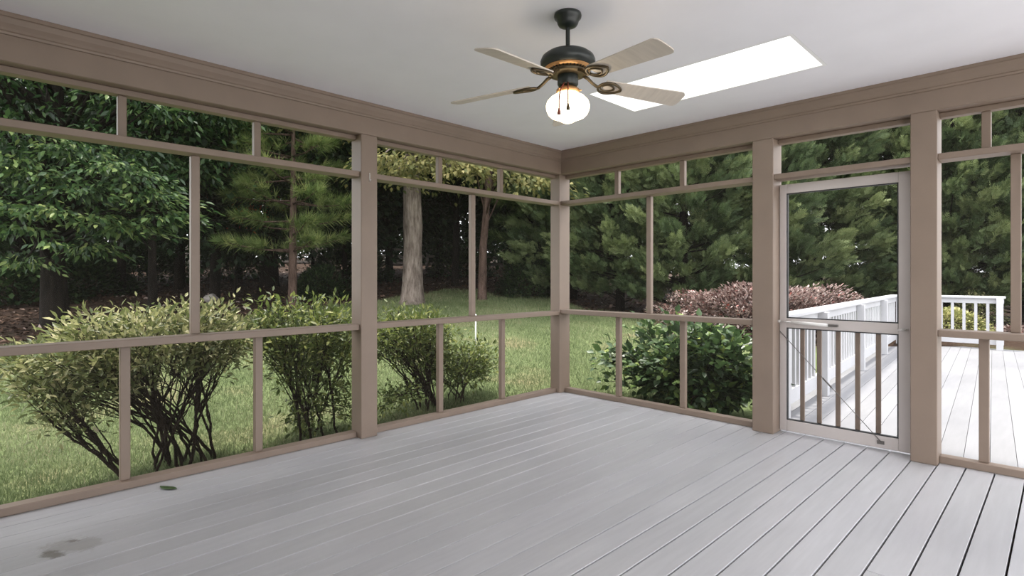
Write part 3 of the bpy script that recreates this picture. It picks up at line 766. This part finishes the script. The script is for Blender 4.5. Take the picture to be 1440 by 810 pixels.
# ---- deciduous trees
def trunk_tube(mb, pts, rad, n=10, flare=True):
    pts = np.array(pts, float)
    if flare: pts = np.concatenate([[pts[0] - (0, 0, .15)], [pts[0] + (pts[1] - pts[0]) * .04], pts[1:]]) ; rad = [rad[0] * 1.6, rad[0] * 1.12] + list(rad[1:])
    mb.tube(pts, rad, n)
def tree(name, lab, px, Zd, h, r, crown0, crown_r, nclump, nleaf, leaf, lm, bark, lean=(0, 0), group=None, T=DIAMOND, clump=.55, flat=.45, extra=(), brmin=.15):
    x, y = bear(px, Zd); z0 = float(gz(x, y))
    root = empty(name, (x, y, z0), 0, lab, 'tree', group)
    lx, ly = lean
    top = np.array((lx, ly, h))
    P = [np.array((lx * t * t, ly * t * t, h * t)) + (np.append(R.normal(0, .05, 2), 0) if 0 < t < 1 else 0) for t in np.linspace(0, 1, 7)]
    st = MB(); trunk_tube(st, P, list(np.linspace(r, r * .3, 7)), 12)
    LP = []; LD = []; LR = []
    cz = (crown0 + h) / 2; rz_ = (h * 1.06 - crown0) / 2
    for i in range(nclump):
        d = rvec(1)[0]; q = R.uniform(.25, 1) ** .5
        c = np.array((lx * .7, ly * .7, cz)) + d * q * (crown_r, crown_r, rz_)
        if i % 2 == 0:
            t = np.clip((c[2] - crown0 * .6) / h, brmin, .9); s0 = np.array((lx * t * t, ly * t * t, h * t * .85))
            st.tube([s0, (s0 + c) / 2 + (0, 0, .15), c], [r * .22, r * .14, .012], 5)
        m = nleaf
        o_ = R.normal(0, 1, (m, 3)) * (clump, clump, clump * flat); o_[:, 2] -= .25 * np.hypot(o_[:, 0], o_[:, 1]) ** 1.5
        LP.append(c + o_); LD.append(o_ + R.normal(0, .35, (m, 3)) - np.array((0, 0, .25))); LR.append(R.beta(1.5, 2.4, m) * .75 + R.random() * .15)  # crown leaf tones biased dark, shade put into the colour
    for (qx, qy, qd, m, sp) in extra:           # the low outer boughs, leaf colours lightened to look sunlit
        ex, ey = bear(qx, qd); c = np.array((ex - x, ey - y, 1.25 - (qy - 390) / 778 * qd - z0))
        s0 = np.array((0, 0, max(1.6, c[2] * .9 if brmin < .3 else c[2] + .7))); st.tube([s0, s0 + (c - s0) * .55 + (0, 0, .25), c], [r * .25, r * .14, .008], 6)
        m = int(m * 1.5); o_ = R.normal(0, 1, (m, 3)) * (sp, sp, sp * .18); o_[:, 2] -= .35 * np.hypot(o_[:, 0], o_[:, 1]) ** 1.5
        LP.append(c + o_); LD.append(o_ * (1, 1, .4) + (c - s0) * .12 + R.normal(0, .22, (m, 3)) - np.array((0, 0, .28))); LR.append(np.clip(R.beta(1.6, 1.6, m) * .75 + R.uniform(.1, .3), 0, 1))
    st.build('trunk', bark, root)
    LP, LD = np.concatenate(LP), np.concatenate(LD); LR = np.concatenate(LR); k = LP[:, 2] > .4; LP, LD, LR = LP[k], LD[k], LR[k]; n = len(LP)
    Nn = np.stack([R.normal(0, .45, n), R.normal(0, .45, n), np.ones(n)], -1)
    scatter('foliage', T, LP, LD, Nn, R.uniform(.65, 1.15, n) * leaf, lm, root, LR)
    return root
# the broad-leaved tree at left
tree('broadleaf_tree', 'large broad leaved green tree with drooping sprays filling the near left bay', 78, 11.8, 9.5, .24, 2.0, 3.3, 150, 160, .17, M['broad'], M['bark_dark'], T=NARROW, clump=.42, flat=.3,
     extra=[(12, 222, 9.4, 150, .34), (62, 292, 9.2, 110, .26), (28, 318, 9.3, 90, .24), (112, 262, 9.6, 170, .34), (165, 232, 9.9, 190, .36), (225, 272, 10.2, 170, .32), (246, 300, 10.4, 110, .26), (145, 305, 9.9, 120, .28), (72, 340, 9.0, 34, .12), (205, 248, 10.2, 150, .34), (5, 175, 9.4, 150, .36), (100, 205, 9.8, 170, .36), (0, 285, 9.2, 110, .3), (190, 315, 10.4, 120, .28), (60, 240, 9.8, 150, .34), (130, 345, 10.6, 90, .3), (35, 365, 10.8, 80, .3)])
tree('broadleaf_tree', 'green tree with low hanging leaves left of the pine', 215, 13.6, 8.5, .10, 2.2, 2.0, 70, 130, .17, M['broad'], M['bark_dark'], T=LEAF, clump=.4, flat=.3)
# big pale trunk with yellowing crown
tree('oak_tree', 'big tree with thick pale grey trunk standing on the lawn', 580, 15.6, 13, .31, 3.9, 3.6, 130, 120, .17, M['yellow_tree'], M['bark_pale'], T=LEAF, clump=.55, brmin=.5,
     extra=[(q, yy, dd, 120, .36) for q, yy, dd in ((538, 218, 13.2), (585, 226, 13.4), (560, 240, 13.8), (628, 222, 13.6), (660, 232, 13.2), (700, 236, 13.6), (745, 246, 13.9), (770, 252, 13.5), (610, 205, 13.3), (680, 214, 13.5))])
# leaning slim tree
tree('slim_tree', 'slim brown tree leaning right beside the vertical screen bar', 678, 16.5, 9.5, .13, 5.2, 2.0, 36, 120, .16, M['dark_tree'], M['bark_mid'], lean=(.75, .75), clump=.5)
# pines
def pine(lab, px, Zd, h, r, whorls, lm, bark, blen, tuft=.34, density=1.):
    x, y = bear(px, Zd); z0 = float(gz(x, y)); root = empty('pine_tree', (x, y, z0), 0, lab, 'tree')
    st = MB(); trunk_tube(st, [(0, 0, 0), (.02, .02, h * .35), (-.02, .03, h * .7), (0, 0, h)], [r, r * .8, r * .5, .03], 10)
    P = []; D = []
    for z in whorls:
        k = R.integers(5, 8); a0 = R.uniform(0, 6.28)
        for j in range(k):
            a = a0 + 6.283 * j / k + R.normal(0, .15); l = blen * R.uniform(.75, 1.1) * (1 - .55 * (z / h) ** 1.5); dz = R.uniform(-.05, .22)
            d = np.array((math.cos(a), math.sin(a), dz)); s0 = np.array((0, 0, z + R.normal(0, .08)))
            e_ = s0 + d * l; st.tube([s0, s0 + d * l * .5 - (0, 0, .06), e_], [.03, .02, .008], 5)
            m = int(32 * density * l / 1.5)
            t = R.uniform(.42, 1.02, m); side = np.cross(d, (0, 0, 1)); sp = R.normal(0, .20, m) * (1.3 - t * .7)
            c = s0 + d * l * t[:, None] + side * sp[:, None] + np.stack([np.zeros(m), np.zeros(m), R.normal(.03, .035, m)], -1)
            P.append(c); D.append(d + side * sp[:, None] * 2.5 + np.stack([R.normal(0, .2, m), R.normal(0, .2, m), R.normal(.28, .2, m)], -1))
    st.build('trunk', bark, root)
    P, D = np.concatenate(P), np.concatenate(D); n = len(P)
    scatter('foliage', TUFT, P, D, np.tile((0, 0, 1.), (n, 1)) + R.normal(0, .2, (n, 3)), R.uniform(.8, 1.1, n) * tuft, lm, root)
pine('pine tree with layered long needled boughs and a thin straight trunk', 411, 14.6, 8.0, .105, [1.55, 2.1, 2.75, 3.35, 3.95, 4.5, 5.1, 5.8, 6.5, 7.4], M['needle'], M['bark_mid'], 1.75)
pine('soft green pine with a low bright bough left of the corner post', 752, 17.8, 8.5, .12, [1.6, 2.3, 2.9, 3.6, 4.2, 5.0, 5.8, 6.6, 7.5], M['needle_dark'], M['bark_dark'], 1.6, .36, 1.2)

# woodland behind: each tree its own
wood = [(-60, 17, 'dark woodland tree at the far left edge of the view'), (28, 20, 'dark woodland tree behind the large broad leaved tree'),
        (118, 24, 'dark woodland trunk left of the first screen mullion, deep in the shade'), (170, 18, 'slender dark woodland tree behind the leggy shrub'),
        (252, 20, 'dark woodland tree just left of the vertical screen bar'), (302, 16.5, 'thin dark tree between the screen bar and the pine'),
        (336, 25, 'dark woodland tree in front of the far fence'), (379, 21, 'thick dark trunk just left of the pine'),
        (440, 27, 'dark woodland tree behind the pine'), (486, 22, 'dark woodland tree left of the middle post'),
        (522, 30, 'dark woodland tree hidden behind the middle post'), (548, 24, 'dark woodland tree left of the pale trunk'),
        (617, 27, 'dark woodland tree right of the pale trunk'), (640, 21.5, 'slender dark trunk between pale trunk and screen bar'),
        (668, 31, 'dark woodland tree behind the slim leaning tree'), (716, 23, 'dark woodland tree right of the leaning trunk'),
        (772, 24, 'dark woodland tree behind the corner post'), (850, 24, 'dark woodland tree behind the cypress row near the corner'),
        (985, 22, 'dark woodland tree behind the middle of the cypress row'), (1110, 22, 'dark woodland tree behind the cypress row at the door post'),
        (1230, 22, 'dark woodland tree behind the cypress row at the screen door'), (1360, 21, 'dark woodland tree behind the far railing and cypresses'),
        (1480, 20, 'dark woodland tree behind the cypress row at the far right')]
for i, (px, Zd, lab) in enumerate(wood):
    big = px in (379, 28, 522)
    h = R.uniform(11, 14); cr = R.uniform(2.6, 3.5) * (1 if Zd < 20 else 1.15)
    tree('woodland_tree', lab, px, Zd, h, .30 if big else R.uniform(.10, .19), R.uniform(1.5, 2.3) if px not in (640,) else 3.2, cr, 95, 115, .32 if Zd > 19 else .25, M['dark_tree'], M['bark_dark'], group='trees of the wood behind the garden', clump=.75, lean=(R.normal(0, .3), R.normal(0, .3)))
# small red-leaved sapling left of the pine
tree('sapling_tree', 'small sapling with a few red leaves left of the pine', 330, 17.5, 5.5, .05, 1.6, 1.0, 12, 34, .15, M['red_leaf'], M['bark_dark'], T=LEAF, clump=.3)
# understorey far back, in front of the boundary fence
for i, (px, Zd, w_, h_, lab) in enumerate([(-60, 27, 4.0, 4.6, 'dark undergrowth thicket at the far left of the wood'), (50, 29, 4.0, 4.4, 'dark undergrowth thicket behind the broad leaved tree'), (160, 31, 4.0, 4.6, 'dark undergrowth thicket deep in the wood left of the screen bar'),
        (262, 41, 4.0, 5.0, 'dark undergrowth thicket behind the vertical screen bar'), (345, 42, 3.6, 4.4, 'dark undergrowth thicket behind the fence left of the pine'), (430, 41, 3.6, 5.0, 'dark undergrowth thicket behind the pine'), (505, 40, 3.6, 5.2, 'dark undergrowth thicket behind the middle post'), (575, 38, 3.4, 5.2, 'dark undergrowth thicket behind the pale trunk'),
        (617, 39, 1.5, 4.2, 'dark undergrowth thicket behind the fence right of the pale trunk'), (704, 37, 2.9, 5.0, 'dark undergrowth thicket behind the leaning trunk'), (790, 32, 3.8, 5.2, 'dark undergrowth thicket behind the corner post')]):
    x, y = bear(px, Zd); z = float(gz(x, y))
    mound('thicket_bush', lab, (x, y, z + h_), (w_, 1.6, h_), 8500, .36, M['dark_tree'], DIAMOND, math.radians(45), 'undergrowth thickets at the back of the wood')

for px, Zd, w_, h_, lab in ((28, 15.5, 1.6, 1.5, 'dark low evergreen under the broad leaved tree at the left edge'), (118, 18, 1.7, 1.5, 'dark low evergreen behind the broad leaved trunk'), (196, 22, 2.2, 1.8, 'dark low evergreen in the wood left of the screen bar'),
        (325, 25, 2.0, 1.5, 'dark low evergreen in the wood just right of the screen bar'), (492, 23, 1.9, 1.8, 'dark low evergreen in the wood beside the middle post'), (648, 26, 1.7, 1.5, 'dark low evergreen between the pale trunk and the leaning trunk')):
    x, y = bear(px, Zd); z = float(gz(x, y))  # bushes added to darken the litter strip between the trunks
    mound('darkening_bush', lab, (x, y, z + h_), (w_, 1.1, h_), 4200, .20, M['dark_tree'], DIAMOND, math.radians(45), 'low evergreens added to darken the woodland floor')
# ---- boundary fence deep in the wood
ax_, ay_ = bear(262, 37); bx_, by_ = bear(716, 31)
f = empty('boundary_fence', (ax_, ay_, float(gz(ax_, ay_))), 0, 'grey post and rail fence far back among the trees', 'fence')
dx, dy = bx_ - ax_, by_ - ay_; nseg = 9
gA = float(gz(ax_, ay_))
for i in range(nseg + 1):
    t = i / nseg; X_, Y_ = dx * t, dy * t; z = float(gz(ax_ + X_, ay_ + Y_)) - gA
    MB().box(X_ - .07, X_ + .07, Y_ - .07, Y_ + .07, z - .15, z + 1.35, .008).build('post', M['fence_wood'], f)
for i in range(nseg):
    for hh in (.35, .75, 1.15):
        p = []
        for t in (i / nseg, (i + 1) / nseg):
            X_, Y_ = dx * t, dy * t; p.append((X_, Y_ , float(gz(ax_ + X_, ay_ + Y_)) - gA + hh))
        MB().bar(p[0], p[1], .05, .13).build('rail', M['fence_wood'], f)

# ---- rock and stake
bm = bmesh.new(); bmesh.ops.create_icosphere(bm, subdivisions=3, radius=1)
for v in bm.verts:
    d = v.co.normalized(); k = 1 + .12 * math.sin(5 * d.x + 2) * math.sin(4 * d.y) + .10 * math.sin(7 * d.z + 3 * d.x); v.co = Vector((d.x * .24 * k, d.y * .18 * k, d.z * .15 * k))
me = bpy.data.meshes.new('rock'); bm.to_mesh(me); bm.free(); me.materials.append(M['stone']); me.polygons.foreach_set('use_smooth', [True] * len(me.polygons))
o = bpy.data.objects.new('rock', me); link(o); x, y = bear(297, 16.0); o.location = (x, y, float(gz(x, y)) + .08)
tag(o, 'small grey rock on the woodland floor left of the pine', 'rock')
x, y = bear(669, 9.2); zg = float(gz(x, y))
o = MB().tube([(0, 0, -.1), (0, 0, .30), (.0, 0, .56)], [.012, .012, .011], 8).lathe([(.017, .56), (.018, .575), (0, .585)], 10).build('garden_stake', M['stake'], None, (x, y, zg))
tag(o, 'thin white stake standing in the lawn below the screen bar', 'stake')

# ================================================================== OUTSIDE DECK
DZ = -.030
th = math.atan2(-.44, 6.2)                  # boards and railing run slightly askew to the porch
ca, sa = math.cos(-th), math.sin(-th)
mb = MB()
ux = np.array((math.cos(th * -1), 0))
d_along = np.array((-.0708, .9975)); d_cross = np.array((.9975, .0708))
org = np.array((2.02, .0))
for k in range(0, 22):
    s0 = k * .1429 + .0016; s1 = (k + 1) * .1429 - .0016
    q = []
    for s, e_ in ((s0, 0), (s1, 0), (s1, 1), (s0, 1)):
        p = org + d_cross * s
        if e_ == 0: t = (.065 - p[1]) / d_along[1] if p[0] < XE + .05 else (-5.5 - p[1]) / d_along[1]
        else: t = (8.42 - p[1]) / d_along[1]
        q.append(p + d_along * t)
    r = random.random()
    vs_ = [(p[0], p[1], z) for z in (DZ - .03, DZ) for p in q]
    mb.add(vs_, [(3, 2, 1, 0), (4, 5, 6, 7), (0, 1, 5, 4), (1, 2, 6, 5), (2, 3, 7, 6), (3, 0, 4, 7)])
dk = mb.build('deck_floor', M['deck_boards']); tag(dk, 'pale sunlit deck of painted boards outside the screen door', 'deck', kind='structure')
# fascia beneath the deck edges
MB().box(1.60, 4.68, 8.36, 8.40, -.24, DZ - .031, 0).build('fascia', M['rail_white'], dk)

o = MB().box(5.18, 22, -14, 8.4, -.22, -.035, .01).build('bounce_terrace', M['bounce_slab']); tag(o, 'unseen pale paving added right of the porch to bounce light in', 'bounce_terrace', kind='structure')  # out of view, added to throw light up onto the porch ceiling
def railing(lab, A, B, posts, spacing, endpost=True, side=1):
    A, B = np.array(A), np.array(B); Ln = float(np.linalg.norm(B - A)); d = (B - A) / Ln
    root = empty('deck_railing', (A[0], A[1], DZ), math.atan2(d[1], d[0]), lab, 'railing', 'white railings of the deck')
    m = M['rail_white']
    MB().box(-.02, Ln + .02, -.075, .075, .905, .945, .006).build('cap_rail', m, root)
    MB().box(0, Ln, -.022, .022, .815, .9045, .003).build('top_rail', m, root)
    MB().box(0, Ln, -.022, .022, .085, .225, .003).build('bottom_rail', m, root)
    for p in posts: MB().box(p - .045, p + .045, -.115 * (side > 0) - .0225 * 0 - (.0225 if side < 0 else 0), (-.0225 if side > 0 else .0675), .0005, .9045, .004).build('post', m, root)
    k = int(Ln / spacing)
    for i in range(k):
        s = spacing * (i + .6)
        if any(abs(s - p) < .07 for p in posts): continue
        MB().box(s - .021, s + .021, -.0215, .0215, .2255, .8145, .002).build('baluster', m, root)
    return root
railing('white deck railing running away beside the screen door', (2.13, .30), (1.60, 8.20), [.12, 1.62, 3.80, 5.9, 7.75], .150)
railing('short white railing across the far end of the deck', (1.70, 8.26), (3.17, 8.26), [1.42], .165)

print('objects', len(bpy.data.objects), 'verts', sum(len(m.vertices) for m in bpy.data.meshes))
